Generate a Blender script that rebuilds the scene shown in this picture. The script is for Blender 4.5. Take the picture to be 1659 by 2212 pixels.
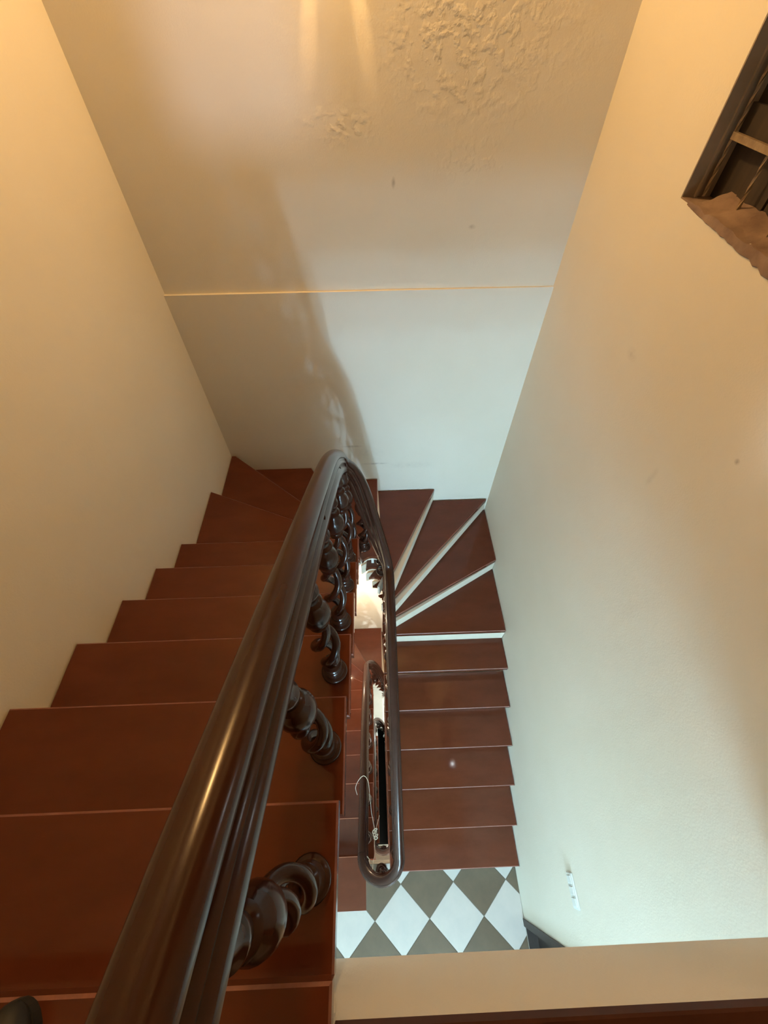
import bpy, bmesh, math, random
from mathutils import Vector, Matrix

for o in list(bpy.data.objects):
    bpy.data.objects.remove(o, do_unlink=True)
C = bpy.context.scene.collection
SC = bpy.context.scene
random.seed(7)
PI = math.pi

# ------------------------------------------------------------------ camera, light, exposure
ZO = 11.793                      # camera height above the ground floor
STOREY = 3.57                    # 21 risers of 0.17 m
cam_data = bpy.data.cameras.new('camera')
cam = bpy.data.objects.new('camera', cam_data)
C.objects.link(cam)
RX = Vector((0.99937267, -0.0350927, -0.00477171))
RU = Vector((0.03082909, 0.79570182, 0.60490345))
RF = Vector((0.01743084, 0.60467108, -0.79628453))
cam.matrix_world = Matrix(((RX.x, RU.x, -RF.x, 0), (RX.y, RU.y, -RF.y, 0), (RX.z, RU.z, -RF.z, ZO), (0, 0, 0, 1)))
cam_data.sensor_fit = 'VERTICAL'
cam_data.sensor_height = 24.0
cam_data.lens = 884.94 / 2212 * 24.0
cam_data.clip_start = 0.02
SC.camera = cam

w = bpy.data.worlds.new('world'); SC.world = w; w.use_nodes = True
w.node_tree.nodes['Background'].inputs[0].default_value = (0.02, 0.022, 0.03, 1)
w.node_tree.nodes['Background'].inputs[1].default_value = 0.3

SC.view_settings.view_transform = 'Standard'
SC.view_settings.look = 'None'
SC.view_settings.gamma = 1
SC.view_settings.use_curve_mapping = False
SC.view_settings.exposure = 0.56


def lamp(name, kind, loc, energy, color, size=0.05, rot=None, **kw):
    d = bpy.data.lights.new(name, kind)
    d.energy = energy; d.color = color
    if kind == 'AREA':
        d.size = size
    else:
        d.shadow_soft_size = size
    for k, v in kw.items():
        setattr(d, k, v)
    o = bpy.data.objects.new(name, d); C.objects.link(o)
    o.location = (loc[0], loc[1], loc[2] + ZO)
    if rot: o.rotation_euler = rot
    return o


WARM = (1.0, 0.575, 0.205)
COOL = (0.58, 0.96, 1.27)
lamp('warm_wall_bulb', 'POINT', (-0.12, 2.34, 0.85), 52, WARM, 0.05)
for sx, tx in ((-.14, -.21), (-.08, .0)):          # narrow spots added to draw two bright streaks down the wall
    d = (Vector((tx, 2.514, -.12)) - Vector((sx, 2.41, .32))).to_track_quat('-Z', 'Y').to_euler()
    lamp('warm_streak_spot', 'SPOT', (sx, 2.41, .32), 7, WARM, 0.004, d, spot_size=.19, spot_blend=1.0)
lamp('warm_wall_fill', 'SPOT', (-.11, 2.40, .32), 2.2, WARM, 0.01, (Vector((-.11, 2.514, -.02)) - Vector((-.11, 2.40, .32))).to_track_quat('-Z', 'Y').to_euler(), spot_size=1.1, spot_blend=1.0)  # wide spot added to brighten the top of the far wall
# row of cool ceiling lamps in the room behind the middle landing, under the slab
for lx, ly, lz, le in ((0.60, -2.60, -2.37, 62), (0.56, -3.90, -2.36, 80), (0.55, -4.55, -2.20, 105), (0.55, -4.60, -1.84, 75)):
    lamp('cool_landing_lamp', 'POINT', (lx, ly, lz), le, COOL, 0.08)
lamp('cool_room_lamp', 'POINT', (0.10, -4.20, 0.35), 270, (0.80, 0.86, 1.0), 0.06)
lamp('warm_lower_bulb', 'POINT', (-0.55, 1.95, -4.70), 36, (1.0, 0.70, 0.44), 0.06)
lamp('cool_lower_lamp', 'POINT', (0.24, -3.0, -6.0), 260, (.92, .98, 1.0), 0.10)
lamp('white_lowest_lamp', 'POINT', (0.75, 2.0, -8.9), 45, (0.85, 1.0, 1.0), 0.10)

# ------------------------------------------------------------------ node materials
def nt(name):
    m = bpy.data.materials.new(name); m.use_nodes = True
    n = m.node_tree
    return m, n, n.nodes['Principled BSDF']


def node(n, t, **kw):
    x = n.nodes.new(t)
    for k, v in kw.items():
        setattr(x, k, v)
    return x


def mixrgb(n, fac, a, b, mode='MIX'):
    x = node(n, 'ShaderNodeMix', data_type='RGBA', blend_type=mode)
    if isinstance(fac, float): x.inputs[0].default_value = fac
    else: n.links.new(fac, x.inputs[0])
    for i, c in ((6, a), (7, b)):
        if isinstance(c, tuple): x.inputs[i].default_value = c
        else: n.links.new(c, x.inputs[i])
    return x.outputs[2]


def ramp(n, src, p0, p1, c0=(0, 0, 0, 1), c1=(1, 1, 1, 1)):
    r = node(n, 'ShaderNodeValToRGB')
    r.color_ramp.elements[0].position = p0; r.color_ramp.elements[1].position = p1
    r.color_ramp.elements[0].color = c0; r.color_ramp.elements[1].color = c1
    n.links.new(src, r.inputs[0])
    return r.outputs[0]


def noise(n, scale, detail=4, rough=0.55, vec=None):
    x = node(n, 'ShaderNodeTexNoise')
    x.inputs['Scale'].default_value = scale; x.inputs['Detail'].default_value = detail
    x.inputs['Roughness'].default_value = rough
    if vec is not None: n.links.new(vec, x.inputs['Vector'])
    return x.outputs['Fac']


def pos(n):
    return node(n, 'ShaderNodeNewGeometry').outputs['Position']


def math_(n, op, a, b=None):
    x = node(n, 'ShaderNodeMath', operation=op)
    for i, v in enumerate((a, b)):
        if v is None: continue
        if isinstance(v, (int, float)): x.inputs[i].default_value = v
        else: n.links.new(v, x.inputs[i])
    return x.outputs[0]


def blob(n, P, c, r):
    """a soft elliptical mask around c with radii r (world space marks on the wall)"""
    s = node(n, 'ShaderNodeVectorMath', operation='SUBTRACT'); n.links.new(P, s.inputs[0]); s.inputs[1].default_value = (c[0], c[1], c[2] + ZO)
    d = node(n, 'ShaderNodeVectorMath', operation='DIVIDE'); n.links.new(s.outputs[0], d.inputs[0]); d.inputs[1].default_value = r
    l = node(n, 'ShaderNodeVectorMath', operation='LENGTH'); n.links.new(d.outputs[0], l.inputs[0])
    return ramp(n, l.outputs['Value'], 0.2, 1.0, (1, 1, 1, 1), (0, 0, 0, 1))


def wall_mat(name, base, marks=(), patches=(), rough=0.75):
    m, n, b = nt(name)
    P = pos(n)
    big = noise(n, 1.3, 3, 0.5, P)
    col = mixrgb(n, ramp(n, big, 0.35, 0.7), (base[0], base[1], base[2], 1), (base[0] * .955, base[1] * .945, base[2] * .92, 1))
    stipple = noise(n, 140, 2, 0.5, P)
    uneven = noise(n, 9, 4, 0.6, P)
    h = math_(n, 'ADD', math_(n, 'MULTIPLY', stipple, 0.30), math_(n, 'MULTIPLY', uneven, 0.9))
    for c, r, strength in marks:
        f = math_(n, 'MULTIPLY', blob(n, P, c, r), math_(n, 'MULTIPLY', ramp(n, noise(n, 22, 4, 0.6, P), 0.3, 0.65), strength))
        col = mixrgb(n, f, col, (0.20, 0.17, 0.14, 1))
    for c, r in patches:
        lump = ramp(n, noise(n, 26, 3, 0.5, P), 0.48, 0.66)
        f = math_(n, 'MULTIPLY', blob(n, P, c, r), lump)
        h = math_(n, 'ADD', h, math_(n, 'MULTIPLY', f, 1.15))
    bp = node(n, 'ShaderNodeBump'); bp.inputs['Distance'].default_value = 0.0045; bp.inputs['Strength'].default_value = 0.36
    n.links.new(h, bp.inputs['Height']); n.links.new(bp.outputs[0], b.inputs['Normal'])
    n.links.new(col, b.inputs['Base Color'])
    b.inputs['Roughness'].default_value = rough
    b.inputs['Specular IOR Level'].default_value = 0.25
    return m


def plain(name, c0, c1=None, rough=0.5, scale=12, bump=0.0, spec=0.5, metal=0.0, coat=0.0, stretch=(1, 1, 1)):
    m, n, b = nt(name)
    c1 = c1 or tuple(x * .8 for x in c0)
    tc = node(n, 'ShaderNodeTexCoord'); mp = node(n, 'ShaderNodeMapping')
    mp.inputs['Scale'].default_value = stretch
    n.links.new(tc.outputs['Object'], mp.inputs[0])
    f = noise(n, scale, 5, 0.6, mp.outputs[0])
    col = mixrgb(n, ramp(n, f, 0.3, 0.72), (*c0, 1), (*c1, 1))
    n.links.new(col, b.inputs['Base Color'])
    b.inputs['Roughness'].default_value = rough
    b.inputs['Specular IOR Level'].default_value = spec
    b.inputs['Metallic'].default_value = metal
    b.inputs['Coat Weight'].default_value = coat
    b.inputs['Coat Roughness'].default_value = 0.08
    if bump:
        bp = node(n, 'ShaderNodeBump'); bp.inputs['Distance'].default_value = bump; bp.inputs['Strength'].default_value = 0.6
        n.links.new(f, bp.inputs['Height']); n.links.new(bp.outputs[0], b.inputs['Normal'])
    return m


M = {}
M['wall'] = wall_mat('cream_wall_paint', (0.78, 0.745, 0.665))
M['wall_far'] = wall_mat('cream_wall_paint_patched', (0.78, 0.745, 0.665),
    marks=[((-0.19, 2.514, -2.378), (.11, .1, .014), .55), ((0.0, 2.514, -2.59), (.13, .1, .015), .55), ((-.1, 2.514, -2.47), (.2, .1, .10), .12),
           ((.555, 2.514, -.822), (.025, .05, .014), .5), ((.132, 2.514, -.628), (.012, .05, .03), .45), ((.30, 2.514, -2.62), (.25, .1, .05), .12)],
    patches=[((.32, 2.514, -.16), (.34, .2, .34)), ((.62, 2.514, -.15), (.42, .2, .36)), ((.50, 2.514, -.545), (.22, .2, .10)), ((-.1, 2.514, -.42), (.25, .2, .10))])
M['strip'] = plain('dark_matt_edge_strip', (0.060, 0.022, 0.014), (0.045, 0.016, 0.010), rough=.75, spec=.1)
M['wall_right'] = wall_mat('cream_wall_paint_marked', (0.78, 0.745, 0.665), marks=[
    ((1.094, .833, -.901), (.05, .012, .012), .9), ((1.094, 1.536, -.977), (.05, .05, .03), .22),
    ((1.094, 1.056, -1.215), (.05, .02, .055), .20), ((1.094, 1.409, -.493), (.05, .008, .012), 1.0)])
M['white'] = plain('white_riser_paint', (0.80, 0.80, 0.76), (0.68, 0.68, 0.63), rough=.5, scale=20)
M['fascia'] = wall_mat('darker_cream_fascia_paint', (0.60, 0.565, 0.50))  # the wall cream, toned darker for the landing edge
M['soffit'] = plain('cream_soffit_plaster', (0.72, 0.67, 0.56), (0.66, 0.60, 0.49), rough=.8, scale=6)
M['tread'] = plain('red_brown_polished_tread', (0.120, 0.034, 0.017), (0.092, 0.025, 0.0125), rough=.06, scale=3.2, spec=.30, stretch=(1, 2.5, 1))
M['edge'] = plain('lighter_pinkish_tread_edge', (0.22, 0.085, 0.06), (0.15, 0.05, 0.034), rough=.45, scale=30)  # bevel faces lighter and pinker than the tread
M['wood'] = plain('dark_lacquered_wood', (0.036, 0.0115, 0.0065), (0.028, 0.009, 0.005), rough=.19, scale=14, spec=.27, coat=.0, stretch=(1, 1, .15))
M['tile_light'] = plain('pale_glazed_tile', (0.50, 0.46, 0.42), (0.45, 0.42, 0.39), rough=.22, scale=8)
M['tile_dark'] = plain('olive_brown_glazed_tile', (0.130, 0.095, 0.064), (0.105, 0.078, 0.054), rough=.25, scale=8)
M['grout'] = plain('grey_grout', (0.14, 0.125, 0.10), rough=.9, scale=40)
M['dark_paint'] = plain('dark_brown_door_paint', (0.030, 0.020, 0.016), rough=.45)
M['black'] = plain('black_ground_floor', (0.008, 0.008, 0.010), rough=.6)  # plain black colour for the ground floor
M['reveal'] = plain('grey_brown_bare_reveal', (0.36, 0.28, 0.21), (0.28, 0.22, 0.165), rough=.9, scale=9, bump=.004)
M['rubble'] = plain('broken_brown_plaster', (0.31, 0.22, 0.17), (0.17, 0.11, 0.085), rough=.95, scale=11, bump=.012)
M['iron'] = plain('rusty_pale_iron_bar', (0.36, 0.27, 0.17), (0.20, 0.14, 0.09), rough=.6, scale=40, metal=.3)
M['board'] = plain('dark_backing_wood', (0.045, 0.030, 0.022), (0.022, 0.015, 0.012), rough=.7, scale=6, stretch=(1, 6, .4))
M['string'] = plain('white_cotton_string', (0.88, 0.84, 0.74), (0.80, 0.75, 0.64), rough=.8, scale=60)
M['plastic'] = plain('white_switch_plastic', (0.80, 0.83, 0.82), (0.76, 0.79, 0.78), rough=.35)
M['shoe'] = plain('black_shoe_leather', (0.012, 0.012, 0.013), (0.008, 0.008, 0.009), rough=.6, scale=20, bump=.001)
M['rubber'] = plain('black_shoe_rubber', (0.010, 0.010, 0.010), rough=.8)

# ------------------------------------------------------------------ mesh helpers
def link_mesh(name, bm, mats, parent=None, smooth=None):
    me = bpy.data.meshes.new(name)
    bmesh.ops.recalc_face_normals(bm, faces=bm.faces)
    bm.to_mesh(me); bm.free()
    for m in (mats if isinstance(mats, (list, tuple)) else [mats]):
        me.materials.append(m)
    if smooth is not None:
        me.shade_smooth()
        me.set_sharp_from_angle(angle=math.radians(smooth))
    o = bpy.data.objects.new(name, me); C.objects.link(o)
    if parent: o.parent = parent
    return o


def struct(o):
    o['kind'] = 'structure'; return o


def thing(name, label, cat, loc=(0, 0, 0), group=None):
    o = bpy.data.objects.new(name, None); C.objects.link(o)
    o.empty_display_size = .1
    o.location = (loc[0], loc[1], loc[2] + ZO)
    o['label'] = label; o['category'] = cat
    if group: o['group'] = group
    return o


def add_box(bm, x0, x1, y0, y1, z0, z1):
    v = [bm.verts.new((x, y, z)) for z in (z0, z1) for y in (y0, y1) for x in (x0, x1)]
    for f in ((0, 1, 3, 2), (4, 6, 7, 5), (0, 4, 5, 1), (2, 3, 7, 6), (0, 2, 6, 4), (1, 5, 7, 3)):
        bm.faces.new([v[i] for i in f])


def add_prism(bm, poly, z0, z1):
    a = [bm.verts.new((x, y, z0)) for x, y in poly]; b = [bm.verts.new((x, y, z1)) for x, y in poly]
    n = len(poly)
    bm.faces.new(a[::-1]); bm.faces.new(b)
    for i in range(n):
        bm.faces.new((a[i], a[(i + 1) % n], b[(i + 1) % n], b[i]))


def slab(name, poly, z0, z1, mats, parent, bevel=0.0, edge_index=None):
    bm = bmesh.new(); add_prism(bm, poly, z0, z1)
    if bevel:
        top = [e for e in bm.edges if all(abs(v.co.z - z1) < 1e-6 for v in e.verts)]
        r = bmesh.ops.bevel(bm, geom=top, offset=bevel, segments=1, affect='EDGES', material=edge_index if edge_index is not None else -1)
    return link_mesh(name, bm, mats, parent)


def add_tube(bm, pts, r, seg=10, cap=True, rfun=None):
    rings = []
    n = len(pts)
    prev = None
    for i, p in enumerate(pts):
        t = (Vector(pts[min(i + 1, n - 1)]) - Vector(pts[max(i - 1, 0)])).normalized()
        if prev is None:
            a = Vector((0, 0, 1)) if abs(t.z) < .9 else Vector((1, 0, 0))
            u = t.cross(a).normalized()
        else:
            u = (prev - t * prev.dot(t)).normalized()
        prev = u
        v = t.cross(u)
        rr = rfun(i / (n - 1)) if rfun else r
        rings.append([bm.verts.new(Vector(p) + (u * math.cos(k * 2 * PI / seg) + v * math.sin(k * 2 * PI / seg)) * rr) for k in range(seg)])
    for i in range(n - 1):
        for k in range(seg):
            bm.faces.new((rings[i][k], rings[i][(k + 1) % seg], rings[i + 1][(k + 1) % seg], rings[i + 1][k]))
    if cap:
        bm.faces.new(rings[0][::-1]); bm.faces.new(rings[-1])


def add_lathe(bm, prof, seg=24):
    rings = [[bm.verts.new((r * math.cos(k * 2 * PI / seg), r * math.sin(k * 2 * PI / seg), z)) for k in range(seg)] for r, z in prof]
    for i in range(len(prof) - 1):
        for k in range(seg):
            bm.faces.new((rings[i][k], rings[i][(k + 1) % seg], rings[i + 1][(k + 1) % seg], rings[i + 1][k]))
    bm.faces.new(rings[0][::-1]); bm.faces.new(rings[-1])


# ------------------------------------------------------------------ plan of the stair, measured in metres from the camera
XL, XR, YF = -1.204, 1.094, 2.514
RISE, TT = 0.17, 0.042
NL, NR = 0.2648, 0.2697            # goings of the two straight flights
WL, WR = -0.118, 0.018             # edges of the open well
YB = -4.8                          # back wall of the landings
FASC = -0.277                      # face of the landing edge


def tz(k): return -1.4231 - RISE * k
def yl(k): return {-2: -.220, -1: .050, 0: .335}.get(k, .3424 + NL * k)
def yr(k): return 1.2946 - NR * (k - 12)


def arc(a0, a1, r=.085, n=7):
    out = []
    for i in range(n + 1):
        a = math.radians(a0 + (a1 - a0) * i / n)
        out.append((-.05 + r * math.cos(a), 1.6 + r * math.sin(a)))
    return out


def tread_poly(k):
    e = .004                      # clear of the plaster
    X0, X1, Y1 = XL + e, XR - e, YF - .021
    if k <= 4:
        return [(X0, yl(k - 1) - .03), (WL + .0, yl(k - 1) - .03), (WL, yl(k)), (X0, yl(k))]
    if k == 5:
        return [(X0, 1.37), (WL, 1.37), (-.131, 1.485), (X0, 1.962)]
    if k == 6:
        return [(X0, 1.93), (-.124, 1.45), (-.135, 1.60), (-1.168, Y1), (X0, Y1)]
    if k == 7:
        return [(-1.19, Y1), (-.132, 1.54)] + arc(176, 124, n=4) + [(-.56, Y1)]
    if k == 8:
        return [(-.59, Y1)] + arc(153, 56, n=6) + [(.0137, Y1)]
    if k == 9:
        return [(-.03, Y1)] + arc(130, 0) + [(.030, 1.45), (.55, Y1)]
    if k == 10:
        return [(.50, Y1)] + arc(115, 0) + [(.024, 1.375), (1.077, Y1)]
    if k == 11:
        return [(1.02, Y1)] + arc(95, 0) + [(.020, 1.332), (X1, 1.907), (X1, Y1)]
    if k == 12:
        return arc(62, 0, n=5) + [(WR, 1.40), (WR, yr(12)), (X1, yr(12)), (X1, 1.96)]
    return [(WR, yr(k - 1) + .03), (WR, yr(k)), (X1, yr(k)), (X1, yr(k - 1) + .03)]


NOSE = {}                         # nosing line of every tread: outer point, inner point
for k in range(-2, 5): NOSE[k] = ((XL, yl(k)), (WL, yl(k)))
NOSE[5] = ((XL, 1.962), (-.131, 1.485)); NOSE[6] = ((-1.168, YF), (-.135, 1.60)); NOSE[7] = ((-.56, YF), (-.097, 1.67))
NOSE[8] = ((.0137, YF), (-.002, 1.67)); NOSE[9] = ((.55, YF), (.030, 1.45)); NOSE[10] = ((1.077, YF), (.024, 1.375))
NOSE[11] = ((XR, 1.907), (.020, 1.332))
for k in range(12, 19): NOSE[k] = ((XR, yr(k)), (WR, yr(k)))


def riser_poly(k):
    """plan of the white board under nosing k: set back behind the nosing, short of the open end"""
    a, b = Vector(NOSE[k][0]), Vector(NOSE[k][1])
    d = (b - a).normalized()
    back = .052 if k == 9 else .036
    side = Vector((-d.y, d.x))               # away from the direction of descent for k<8 or towards it: fix the sign below
    down = {True: Vector((0, 1)), False: Vector((0, -1))}[k < 5]
    if 5 <= k <= 11:
        down = Vector((math.sin((k - 4) / 8 * PI), math.cos((k - 4) / 8 * PI)))
    if side.dot(down) > 0: side = -side
    p, q = a + side * back, b - d * .045 + side * back
    if k >= 8: p = a + d * .03 + side * back
    r = side * .02
    pts = [p, q, q + r, p + r]
    return [(min(max(v.x, XL + .004), XR - .004), min(v.y, YF - .021)) for v in pts]


def make_stairs(level, label, mat='tread', edge='edge'):
    S = -STOREY * level
    root = thing('staircase', label, 'staircase', (0, 0, S - 1.083))
    base = 1.083                            # children are drawn relative to the root
    for k in range(-1, 19):
        z = tz(k) + base
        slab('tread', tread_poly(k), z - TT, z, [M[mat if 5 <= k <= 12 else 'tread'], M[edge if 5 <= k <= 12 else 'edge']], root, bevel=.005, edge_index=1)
    for k in range(-2, 19):
        z = tz(k) + base
        bot = tz(k + 1) + base
        slab('riser', riser_poly(k), bot, z - (TT if k > -2 else .04), M['white'], root)
    # underside: sloping slabs below the straight flights, stepped under the winders
    for (y0, y1, zA, zB, x0, x1) in ((FASC + .02, 1.42, tz(-2) - .30, tz(4) - .33, XL + .004, WL - .05), (-.26, 1.36, tz(18) - .20, tz(12) - .31, WR + .05, XR - .004)):
        bm = bmesh.new()
        v = [bm.verts.new((x, y, z + base)) for x in (x0, x1) for (y, z) in ((y0, zA), (y1, zB), (y1, zB - .12), (y0, zA - .12))]
        for f in ((0, 1, 2, 3), (4, 7, 6, 5), (0, 4, 5, 1), (1, 5, 6, 2), (2, 6, 7, 3), (3, 7, 4, 0)):
            bm.faces.new([v[i] for i in f])
        link_mesh('soffit', bm, M['soffit'], root)
    bm = bmesh.new()
    for k in range(5, 13):
        z = tz(k) + base
        pl = []
        for x, y in tread_poly(k):
            d = Vector((x + .05, y - 1.6))
            if y > 1.30 and d.length < .20 and y >= 1.6 - 1e-6:
                d = d.normalized() * .15; x, y = -.05 + d.x, 1.6 + d.y
            elif abs(x) < .14 and y < 1.70:
                x = x - .06 if x < -.05 else x + .06
            pl.append((x, y))
        add_prism(bm, pl, z - TT - .14, z - TT - .005)
    link_mesh('soffit', bm, M['soffit'], root)
    return root


# ------------------------------------------------------------------ setting: walls, landings, ceiling
ZTOP, ZBOT = 3.3, -1.083 - 3 * STOREY


def wall_box(name, x0, x1, y0, y1, z0, z1, mat=None):
    bm = bmesh.new(); add_box(bm, x0, x1, y0, y1, z0 + ZO, z1 + ZO)
    return struct(link_mesh(name, bm, mat or M['wall']))


wall_box('wall_left', XL - .15, XL, YB - .15, YF + .15, ZBOT - .3, ZTOP)
wall_box('wall_back', XL, XR, YB - .15, YB, ZBOT - .3, ZTOP)
bm = bmesh.new()                                  # unseen partition added behind the camera; its opening shapes the cool light patch
for (x0, x1, z0, z1) in ((XL, -.18, -1.083, ZTOP), (.01, XR, -1.083, ZTOP), (-.18, .01, -1.083, .11), (-.18, .01, 1.2, ZTOP)):
    add_box(bm, x0, x1, -2.3, -2.2, z0 + ZO, z1 + ZO)
struct(link_mesh('wall_back', bm, M['wall']))
LEDGE = -1.135
bm = bmesh.new()
prof = [(YF, LEDGE), (YF, ZTOP), (YF + .15, ZTOP), (YF + .15, LEDGE)]
add_box(bm, XL, XR, YF, YF + .15, LEDGE + ZO, ZTOP + ZO)
o = struct(link_mesh('wall_far', bm, M['wall_far']))
bm = bmesh.new()                                  # the lower part stands a little proud and leaves a thin ledge
v = [bm.verts.new((x, y, z + ZO)) for z in (ZBOT - .3, LEDGE) for (x, y) in ((XL, YF - .020), (XR, YF - .009), (XR, YF + .15), (XL, YF + .15))]
for f in ((3, 2, 1, 0), (4, 5, 6, 7), (0, 1, 5, 4), (1, 2, 6, 5), (2, 3, 7, 6), (3, 0, 4, 7)):
    bm.faces.new([v[i] for i in f])
struct(link_mesh('wall_far', bm, M['wall_far']))

# right wall with a window hole and door holes, built as cells of a grid
WY0, WY1, WZ0, WZ1 = .62, 1.702, -.481, .95
DOORS = []
for lv in (1, 2):
    fz = -1.083 - STOREY * lv
    DOORS.append((-1.55, -.66, fz, fz + 2.05))
ys = sorted({YB, YF + .15, WY0, WY1, -1.55, -.66})
zs = sorted({ZBOT - .3, ZTOP, WZ0, WZ1} | {d[2] for d in DOORS} | {d[3] for d in DOORS})
bm = bmesh.new()
for i in range(len(ys) - 1):
    for j in range(len(zs) - 1):
        cy, cz = (ys[i] + ys[i + 1]) / 2, (zs[j] + zs[j + 1]) / 2
        if WY0 < cy < WY1 and WZ0 < cz < WZ1: continue
        if any(d[0] < cy < d[1] and d[2] < cz < d[3] for d in DOORS): continue
        add_box(bm, XR, XR + .16, ys[i], ys[i + 1], zs[j] + ZO, zs[j + 1] + ZO)
bmesh.ops.remove_doubles(bm, verts=bm.verts, dist=1e-5)
seen = {}
for f in list(bm.faces):                           # drop the walls between neighbouring cells
    key = tuple(sorted(v.index for v in f.verts)) if False else frozenset(f.verts)
    seen.setdefault(key, []).append(f)
for fs in seen.values():
    if len(fs) > 1: bmesh.ops.delete(bm, geom=fs, context='FACES_ONLY')
struct(link_mesh('wall_right', bm, M['wall_right']))
wall_box('ceiling', XL, XR, YB, YF, ZTOP, ZTOP + .12)


def clip_poly(poly, x0, x1, y0, y1):
    for ax, lim, sgn in ((0, x0, 1), (0, x1, -1), (1, y0, 1), (1, y1, -1)):
        out = []
        for i in range(len(poly)):
            a, b = poly[i], poly[(i + 1) % len(poly)]
            da, db = sgn * (a[ax] - lim), sgn * (b[ax] - lim)
            if da >= 0: out.append(a)
            if (da >= 0) != (db >= 0):
                t = da / (da - db)
                out.append((a[0] + (b[0] - a[0]) * t, a[1] + (b[1] - a[1]) * t))
        poly = out
        if len(poly) < 3: return None
    ar = sum(poly[i][0] * poly[(i + 1) % len(poly)][1] - poly[(i + 1) % len(poly)][0] * poly[i][1] for i in range(len(poly)))
    return poly if abs(ar) / 2 > 2e-4 else None


def make_landing(level, board_end, ytile):
    zf = -1.083 - STOREY * level
    ground = level == 3
    bm = bmesh.new()
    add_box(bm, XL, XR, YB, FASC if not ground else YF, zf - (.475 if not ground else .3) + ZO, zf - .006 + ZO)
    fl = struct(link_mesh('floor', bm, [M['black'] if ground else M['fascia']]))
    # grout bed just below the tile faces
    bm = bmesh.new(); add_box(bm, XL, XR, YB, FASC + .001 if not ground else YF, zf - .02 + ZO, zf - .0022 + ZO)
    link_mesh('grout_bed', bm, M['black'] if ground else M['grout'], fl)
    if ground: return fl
    if not ground:
        # brown flush board at the head of the flight, and the brown strip along the edge of the landing
        slab('tread_board', [(XL + .003, -.568), (board_end, -.568), (board_end, yl(-2)), (XL + .003, yl(-2))], zf - TT + ZO, zf + .002 + ZO, [M['tread'], M['edge']], fl, bevel=.005, edge_index=1)
        if level == 0:
            slab('edge_strip', [(board_end + .004, FASC - .12), (XR - .003, FASC - .12), (XR - .003, FASC + .002), (board_end + .004, FASC + .002)], zf - .040 + ZO, zf + .002 + ZO, [M['strip'], M['strip']], fl, bevel=.004, edge_index=1)
    if ground or level == 0:
        cells = [(XL, XR, ytile, YF if ground else FASC - .125)]
        if not ground: cells = [(XL, board_end, ytile, -.572), (board_end, XR, ytile, FASC - .124)]
    else:
        cells = [(XL, XR, ytile, FASC)]
    hx, hy = .2225, .2165
    g = .0022
    meshes = {}
    for cell in cells:
        for i in range(-9, 8):
            for j in range(-9, 16):
                if (i + j) % 2: continue
                cx, cy = .105 + hx * i, -.63 + hy * j
                light = i % 2 == 0
                poly = [(cx + hx - g, cy), (cx, cy + hy - g), (cx - hx + g, cy), (cx, cy - hy + g)]
                p = clip_poly(poly, cell[0] + .002, cell[1] - .002, cell[2], cell[3])
                if not p: continue
                key = None
                if len(p) == 4 and all(abs(a[0] - b[0]) + abs(a[1] - b[1]) < 1e-6 for a, b in zip(sorted(p), sorted(poly))): key = light
                if key is not None and key in meshes:
                    t = bpy.data.objects.new('tile', meshes[key]); C.objects.link(t); t.parent = fl
                else:
                    t = slab('tile', [(x - cx, y - cy) for x, y in p], -.004, 0, M['tile_light' if light else 'tile_dark'], fl, bevel=.0012)
                    if key is not None: meshes[key] = t.data
                t.location = (cx, cy, zf + ZO + random.uniform(-.0002, .0002))
                t['label'] = 'pale diamond floor tile' if light else 'olive brown diamond floor tile'
    return fl


make_landing(0, -.105, -.95)
make_landing(1, -.184, -1.75)
make_landing(2, -.184, -1.25)
make_landing(3, -.184, -.9)

# doorway at the end of the right wall on the middle landing
for lv in (1, 2):
    fz = -1.083 - STOREY * lv
    bm = bmesh.new()
    add_box(bm, XR - .012, XR + .17, -.70, -.655, fz + ZO, fz + 2.07 + ZO)
    add_box(bm, XR - .012, XR + .17, -1.555, -1.51, fz + ZO, fz + 2.07 + ZO)
    add_box(bm, XR - .012, XR + .17, -1.51, -.70, fz + 2.025 + ZO, fz + 2.07 + ZO)
    d = struct(link_mesh('door_%d' % lv, bm, M['dark_paint']))
    bm = bmesh.new(); add_box(bm, XR + .08, XR + .12, -1.508, -.702, fz + .006 + ZO, fz + 2.02 + ZO)
    link_mesh('door_leaf', bm, M['dark_paint'], d)
    th = bmesh.new(); add_box(th, XR + .001, XR + .16, -1.508, -.702, fz + .0005 + ZO, fz + .006 + ZO)
    link_mesh('threshold', th, M['dark_paint'], d)
    for (a, b) in ((.12, .85), (1.0, 1.9)):
        bm = bmesh.new(); add_box(bm, XR + .072, XR + .09, -1.40, -.81, fz + a + ZO, fz + b + ZO)
        bmesh.ops.bevel(bm, geom=[e for e in bm.edges], offset=.008, segments=1, affect='EDGES')
        link_mesh('door_panel', bm, M['dark_paint'], d)

# ------------------------------------------------------------------ window in the right wall
win = bpy.data.objects.new('window_1', None); C.objects.link(win); win['kind'] = 'structure'
bm = bmesh.new()                                                    # bare masonry jambs and head lining the hole
add_box(bm, XR + .001, XR + .30, WY1 - .004, WY1 + .03, WZ0 + ZO, WZ1 + ZO)
add_box(bm, XR + .001, XR + .30, WY0 - .03, WY0 + .004, WZ0 + ZO, WZ1 + ZO)
add_box(bm, XR + .001, XR + .30, WY0, WY1, WZ1 - .004 + ZO, WZ1 + .03 + ZO)
link_mesh('reveal', bm, M['reveal'], win)
bm = bmesh.new()                                                    # raised rim of the jamb at mid depth
add_box(bm, XR + .040, XR + .048, WY1 - .014, WY1 - .003, WZ0 + ZO, WZ1 + ZO)
link_mesh('jamb_rim', bm, M['reveal'], win)
bm = bmesh.new()                                                    # rough broken sill
nx, ny = 14, 46
gr = []
rnd = random.Random(3)
from mathutils import noise as mnoise
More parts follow.
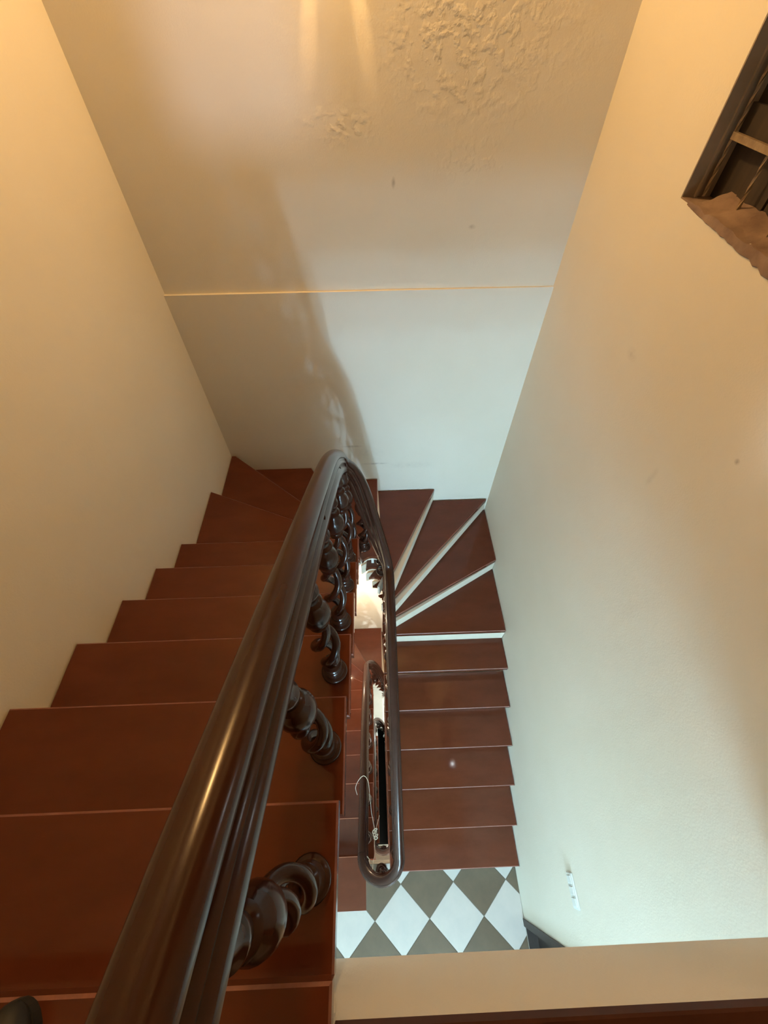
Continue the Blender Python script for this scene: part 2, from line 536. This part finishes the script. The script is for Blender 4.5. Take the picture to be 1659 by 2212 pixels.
for i in range(nx + 1):
    row = []
    for j in range(ny + 1):
        x = XR - .0 + .100 * i / nx; y = WY0 + (WY1 - .004 - WY0) * j / ny
        n1 = mnoise.noise(Vector((x * 14, y * 14, 1.3))); n2 = mnoise.noise(Vector((x * 45, y * 45, 4.1)))
        z = -.474 + max(0, (x - XR - .01)) * .34 * max(0, 1.35 - abs(y - 1.53) * 3.5) + .010 * n1 + .006 * n2
        if y > 1.62: z = -.477 + .003 * n1 + (1.702 - y) * .05
        if i == 0: z = -.4835 - max(0, 1.68 - y) * (.052 + .022 * n2); x = XR + .001 - min(.006, max(0, 1.68 - y) * .035)
        if i == 1: x = XR + .001 - min(.005, max(0, 1.68 - y) * .030)
        row.append(bm.verts.new((x, y, z + ZO)))
    gr.append(row)
for i in range(nx):
    for j in range(ny):
        bm.faces.new((gr[i][j], gr[i + 1][j], gr[i + 1][j + 1], gr[i][j + 1]))
lo = [[bm.verts.new((XR + .001 if i == 0 else XR + .100, WY0 + (WY1 - .004 - WY0) * j / ny, (gr[0][j].co.z - .004 if i == 0 else -.52 + ZO))) for j in range(ny + 1)] for i in (0, 1)]
for j in range(ny):
    bm.faces.new((gr[0][j], gr[0][j + 1], lo[0][j + 1], lo[0][j]))
    bm.faces.new((gr[nx][j + 1], gr[nx][j], lo[1][j], lo[1][j + 1]))
    bm.faces.new((lo[0][j], lo[0][j + 1], lo[1][j + 1], lo[1][j]))
link_mesh('window_sill', bm, M['rubble'], win, smooth=45)
# twisted iron grille
for y in (1.676, 1.486, 1.31, 1.135, .96, .785):
    bm = bmesh.new()
    n = 60; rings = []
    for i in range(n + 1):
        z = WZ0 + .012 + (WZ1 - WZ0 - .012) * i / n; a = i * .75
        rings.append([bm.verts.new((XR + .060 + .0058 * math.cos(a + k * PI / 2), y + .0058 * math.sin(a + k * PI / 2), z + ZO)) for k in range(4)])
    for i in range(n):
        for k in range(4):
            bm.faces.new((rings[i][k], rings[i][(k + 1) % 4], rings[i + 1][(k + 1) % 4], rings[i + 1][k]))
    bm.faces.new(rings[0][::-1]); bm.faces.new(rings[-1])
    link_mesh('grille_bar', bm, M['iron'], win)
for z in (-.312, .05, .42, .78):
    bm = bmesh.new(); add_box(bm, XR + .050, XR + .062, WY0, WY1 - .03, z - .009 + ZO, z + .009 + ZO)
    link_mesh('grille_rail', bm, M['iron'], win)
for i in range(8):                                                  # boards added to make it dark behind the grille
    y0 = WY0 + (WY1 - WY0) * i / 8
    bm = bmesh.new(); add_box(bm, XR + .092 + .006 * (i % 2), XR + .115, y0 + .002, y0 + (WY1 - WY0) / 8 - .002, WZ0 + ZO, WZ1 + ZO)
    link_mesh('dark_backing_board', bm, M['board'], win)
for z in (-.28, .3):
    bm = bmesh.new(); add_box(bm, XR + .080, XR + .094, WY0 + .01, WY1 - .01, z - .04 + ZO, z + .04 + ZO)
    link_mesh('dark_backing_rail', bm, M['board'], win)

# ------------------------------------------------------------------ the three flights of stairs
make_stairs(0, 'top flight of winding red-brown stairs with white risers between the cream walls')
make_stairs(1, 'middle flight of brown stairs seen below through the narrow open well, lit reddish')
make_stairs(2, 'lowest flight of stairs deep in the narrow well, winders coloured pale for the bright wall there', 'tile_light', 'white')  # pale winder treads stand in for the brightly lit wall

# ------------------------------------------------------------------ balustrades
RXL, RXR, RC, RR = -.187, .078, -.0545, .1325
YU = -.185                                        # centre of the near turn


def catmull(pts, per=8):
    out = []
    P = [Vector(p) for p in pts]
    for i in range(len(P) - 1):
        p0, p1, p2, p3 = P[max(i - 1, 0)], P[i], P[i + 1], P[min(i + 2, len(P) - 1)]
        for j in range(per):
            t = j / per
            out.append(.5 * ((2 * p1) + (-p0 + p2) * t + (2 * p0 - 5 * p1 + 4 * p2 - p3) * t * t + (-p0 + 3 * p1 - 3 * p2 + p3) * t ** 3))
    out.append(P[-1])
    return out


def zrl(y): return -.81 - .56 * (y - .5)
def zrr(y): return -3.463 + .74 - .6303 * (1.2946 - y)


def herm(t, a, b, ma, mb):
    return (2 * t ** 3 - 3 * t * t + 1) * a + (t ** 3 - 2 * t * t + t) * ma + (-2 * t ** 3 + 3 * t * t) * b + (t ** 3 - t * t) * mb


def rail_path(level):
    YC = 1.52
    ctl = []
    if level == 0:
        ctl += [(RXL, -.90, -.30), (RXL, -.60, -.32), (RXL, -.35, -.375), (RXL, -.12, -.47), (RXL, .07, zrl(.07))]
    else:
        ctl += [(RXL, YU, zrl(YU)), (RXL, .07, zrl(.07))]
    ctl += [(RXL, .35, zrl(.35)), (RXL, .65, zrl(.65)), (RXL, .95, -1.068), (RXL, 1.15, -1.195), (RXL, 1.30, -1.315), (RXL, 1.42, -1.43), (RXL, 1.52, -1.535)]
    for a, z in ((165, -1.60), (150, -1.655), (130, -1.735), (110, -1.87), (90, -2.09), (70, -2.34), (50, -2.54), (30, -2.67), (10, -2.745)):
        a = math.radians(a); ctl.append((RC + RR * math.cos(a), YC + RR * math.sin(a), z))
    ctl += [(RXR, 1.44, -2.78), (RXR, 1.30, -2.84), (RXR, 1.1, -2.935), (RXR, .8, -3.085), (RXR, .5, -3.245)] + [(RXR, y, zrr(y)) for y in (.2, -.05, YU)]
    pts = catmull(ctl, 6)
    zA, zB = zrr(YU), zrl(YU) - STOREY
    if level < 2:
        L = PI * RR
        for i in range(1, 23):
            t = i / 22; a = -t * PI
            pts.append(Vector((RC + RR * math.cos(a), YU + RR * math.sin(a), herm(t, zA, zB, -.45 * L, -.45 * L))))
    return pts


HALF = [(0, .045), (.010, .0438), (.019, .040), (.027, .033), (.0315, .024), (.0325, .014), (.030, .006), (.0265, .002), (.0262, -.006),
        (.0315, -.010), (.0345, -.016), (.0335, -.023), (.0285, -.027), (.0282, -.034), (.0325, -.038), (.0375, -.043), (.0405, -.050), (.0405, -.064), (.036, -.068)]
PROF = HALF + [(-u, v) for u, v in HALF[::-1]][:-1]


def add_sweep(bm, pts, base):
    rings = []
    n = len(pts)
    for i, p in enumerate(pts):
        t = (pts[min(i + 1, n - 1)] - pts[max(i - 1, 0)])
        lat = Vector((t.y, -t.x, 0)).normalized()
        t = t.normalized(); nn = lat.cross(t)
        if nn.z < 0: nn = -nn
        rings.append([bm.verts.new(p + base + lat * u + nn * v) for u, v in PROF])
    m = len(PROF)
    for i in range(n - 1):
        for k in range(m):
            bm.faces.new((rings[i][k], rings[i][(k + 1) % m], rings[i + 1][(k + 1) % m], rings[i + 1][k]))
    bm.faces.new(rings[0][::-1]); bm.faces.new(rings[-1])


# one baluster of unit height 0.78: turned foot, open barley twist, turned head
def baluster_meshes():
    bm = bmesh.new(); add_lathe(bm, [(.046, 0), (.048, .006), (.048, .016), (.044, .022), (.036, .027), (.034, .034), (.037, .040), (.037, .046), (.031, .052), (.026, .062), (.025, .074), (.028, .082), (.033, .086), (.034, .092), (.031, .098), (.028, .101), (.033, .106), (.033, .113), (.024, .122)])
    foot = link_mesh('foot', bm, M['wood'], smooth=35)
    bm = bmesh.new()
    z0, z1 = .108, .50
    n = 44
    for s in (0, 1):
        pts = []
        for i in range(n + 1):
            t = i / n; a = s * PI + t * 2 * PI * 1.15
            env = math.sin(PI * t) ** .7
            r = .0075 + .0265 * env
            pts.append((r * math.cos(a), r * math.sin(a), z0 + (z1 - z0) * t))
        add_tube(bm, pts, .016, seg=10, rfun=lambda t: .0128 + .0012 * math.sin(PI * t))
    twist = link_mesh('twist', bm, M['wood'], smooth=60)
    bm = bmesh.new(); add_lathe(bm, [(.022, .488), (.029, .494), (.030, .502), (.025, .508), (.023, .514), (.031, .522), (.039, .540), (.0425, .562), (.041, .585), (.034, .606), (.025, .622), (.022, .634), (.027, .640), (.030, .647), (.027, .654), (.021, .660), (.020, .672), (.024, .690), (.028, .700), (.028, .712), (.024, .718), (.024, .80)])
    head = link_mesh('head', bm, M['wood'], smooth=35)
    ms = (foot.data, twist.data, head.data)
    for o in (foot, twist, head): bpy.data.objects.remove(o)
    return ms


BAL = baluster_meshes()


def make_balustrade(level, label, turn=None):
    S = -STOREY * level
    root = thing('balustrade', label, 'banister', (RXL, yl(-1), S - 1.253))
    base = Vector((-RXL, -yl(-1), 1.253))
    pts = rail_path(level)
    bm = bmesh.new(); add_sweep(bm, pts, base)
    link_mesh('handrail', bm, M['wood'], root, smooth=30)
    spots = [(RXL + .010, yl(k) - .145, tz(k)) for k in range(-1, 5)]
    if level == 0: spots.insert(0, (RXL + .010, -.36, -1.083))
    spots += [(-.178, 1.50, tz(6))]
    for k, a in ((7, 112), (9, 50)):
        spots.append((RC + (RR - .004) * math.cos(math.radians(a)), 1.54 + (RR - .004) * math.sin(math.radians(a)), tz(k)))
    spots += [(RXR - .004, 1.42, tz(12))]
    spots += [(RXR - .006, yr(k) + .14, tz(k)) for k in range(13, 19)]
    if level < 2: spots += [(RC, YU - RR, -1.083 - STOREY)]
    if level == 2: spots = spots[:-1]
    for x, y, z in spots:
        p = min(pts, key=lambda q: (q.x - x) ** 2 + (q.y - y) ** 2 + (0 if abs(q.z - z - .8) < .75 else 9))
        h = p.z - .060 - z
        b = bpy.data.objects.new('baluster', BAL[1]); C.objects.link(b); b.parent = root
        b.location = (x + base.x, y + base.y, z + base.z); b.scale = (1, 1, h / .795)
        b.rotation_euler = (0, 0, random.uniform(0, 6.28) if level else {0: .2}.get(0) + 1.1 * len(root.children))
        for nm, me in (('foot', BAL[0]), ('head', BAL[2])):
            c = bpy.data.objects.new(nm, me); C.objects.link(c); c.parent = b
    return root


make_balustrade(0, 'dark carved banister with moulded handrail and twisted balusters on the top flight')
make_balustrade(1, 'banister of the middle flight inside the well, its handrail glowing orange')
make_balustrade(2, 'dark banister of the lowest flight, deep at the bottom of the well')

# ------------------------------------------------------------------ small things
bm = bmesh.new()                                                   # string over the rail of the middle flight
main = [(-.240, .20, -4.22), (-.252, .25, -4.185), (-.222, .30, -4.135), (-.178, .325, -4.195 + .09), (-.144, .285, -4.14), (-.133, .186, -4.20), (-.124, .092, -4.24), (-.110, .014, -4.26), (-.097, -.040, -4.26), (-.093, -.077, -4.25), (-.100, -.125, -4.2), (-.096, -.186, -4.1), (-.108, -.226, -4.0), (-.110, -.262, -3.93)]
add_tube(bm, [(p.x, p.y, p.z + ZO) for p in catmull(main, 8)], .0021, seg=6)
strg = link_mesh('string', bm, M['string'], None, smooth=60)
strg['label'] = 'thin white knotted string hung over the lower handrail inside the well'; strg['category'] = 'string'
bm = bmesh.new()
c0 = Vector((-.094, -.065, -4.255))
kn = []
for i in range(90):
    t = i / 89
    kn.append(c0 + Vector((.016 * math.sin(t * 23 + .5) + .006 * math.sin(t * 7), .034 * (t - .5) * 2 + .012 * math.cos(t * 23), .010 * math.cos(t * 17))))
add_tube(bm, [(p.x, p.y, p.z + ZO) for p in kn], .0036, seg=6)
link_mesh('knot', bm, M['string'], strg, smooth=60)
bm = bmesh.new()
add_tube(bm, [(p.x, p.y, p.z + ZO) for p in catmull([(-.090, -.05, -4.255), (-.080, -.01, -4.27), (-.064, .034, -4.30), (-.058, .055, -4.31)], 6)], .0016, seg=6)
link_mesh('loose_end', bm, M['string'], strg, smooth=60)
bm = bmesh.new()
add_tube(bm, [(p.x, p.y, p.z + ZO) for p in catmull([(-.150, -.190, -3.94), (-.13, -.212, -3.96), (-.108, -.232, -3.98)], 5)], .0026, seg=6)
link_mesh('loose_end', bm, M['string'], strg, smooth=60)

sw = thing('light_switch', 'white switch plate on the right wall above the tiled landing', 'switch', (XR, -.355, -3.285))
bm = bmesh.new(); add_box(bm, -.011, -.0005, -.082, .082, -.045, .045)
bmesh.ops.bevel(bm, geom=list(bm.edges), offset=.003, segments=2, affect='EDGES'); link_mesh('plate', bm, M['plastic'], sw)
for y in (-.05, 0, .05):
    bm = bmesh.new(); add_box(bm, -.0155, -.010, y - .019, y + .019, -.028, .028)
    bmesh.ops.bevel(bm, geom=list(bm.edges), offset=.002, segments=1, affect='EDGES'); link_mesh('rocker', bm, M['plastic'], sw)

sh = thing('shoe', 'toe of a black shoe on the edge of the topmost stair board', 'shoe', (-.640, -.243, -1.081))
sh.rotation_euler = (0, 0, .12)
def shoe_ring(y, wd, h, z0):
    return [(wd * math.cos(a), y, z0 + max(0, math.sin(a)) * h) for a in [PI * i / 10 for i in range(11)]]
def loft(rings, closed_ends=True):
    bm = bmesh.new()
    R = [[bm.verts.new(p) for p in r] for r in rings]
    m = len(R[0])
    for i in range(len(R) - 1):
        for k in range(m):
            bm.faces.new((R[i][k], R[i][(k + 1) % m], R[i + 1][(k + 1) % m], R[i + 1][k]))
    bm.faces.new(R[0][::-1]); bm.faces.new(R[-1])
    return bm
def shoe_w(y): return .048 * math.sqrt(max(.02, 1 - ((y + .045) / .07) ** 2)) if y > -.045 else .048 - (.012 * min(1, (-.045 - y) / .12))
link_mesh('upper', loft([shoe_ring(y, shoe_w(y) * .93, hh, .020) for y, hh in ((-.275, .06), (-.25, .078), (-.20, .085), (-.15, .080), (-.10, .066), (-.06, .054), (-.03, .047), (-.01, .041), (.005, .034), (.015, .026), (.021, .017), (.024, .008))]), M['shoe'], sh, smooth=180)
yy = [-.28, -.25, -.2, -.15, -.1, -.06, -.03, -.01, .005, .015, .021, .0245]
bm = bmesh.new(); add_prism(bm, [(shoe_w(y), y) for y in yy] + [(-shoe_w(y), y) for y in yy[::-1]], 0, .022)
link_mesh('sole', bm, M['rubber'], sh)

# small bulb added out of view below the window to put a glint on the treads
M['bulb'], n_, b_ = nt('glowing_white_bulb')
b_.inputs['Base Color'].default_value = (.8, .8, .8, 1)
b_.inputs['Emission Color'].default_value = (0.85, 0.95, 1.0, 1); b_.inputs['Emission Strength'].default_value = 95
bt = thing('glint_bulb', 'added unseen bulb on the right wall that makes the glint on the tread', 'lamp', (XR, .7126, -.689))
bm = bmesh.new(); add_lathe(bm, [(.030, 0), (.030, .003), (.026, .006), (.012, .007), (.011, .010)], 20)
bmesh.ops.rotate(bm, verts=bm.verts, cent=(0, 0, 0), matrix=Matrix.Rotation(-PI / 2, 3, 'Y'))
link_mesh('base', bm, M['plastic'], bt, smooth=35)
bm = bmesh.new(); add_lathe(bm, [(.008, .009), (.011, .013), (.0128, .018), (.0125, .023), (.010, .028), (.005, .031), (.001, .0315)], 20)
bmesh.ops.rotate(bm, verts=bm.verts, cent=(0, 0, 0), matrix=Matrix.Rotation(-PI / 2, 3, 'Y'))
link_mesh('bulb', bm, M['bulb'], bt, smooth=60)
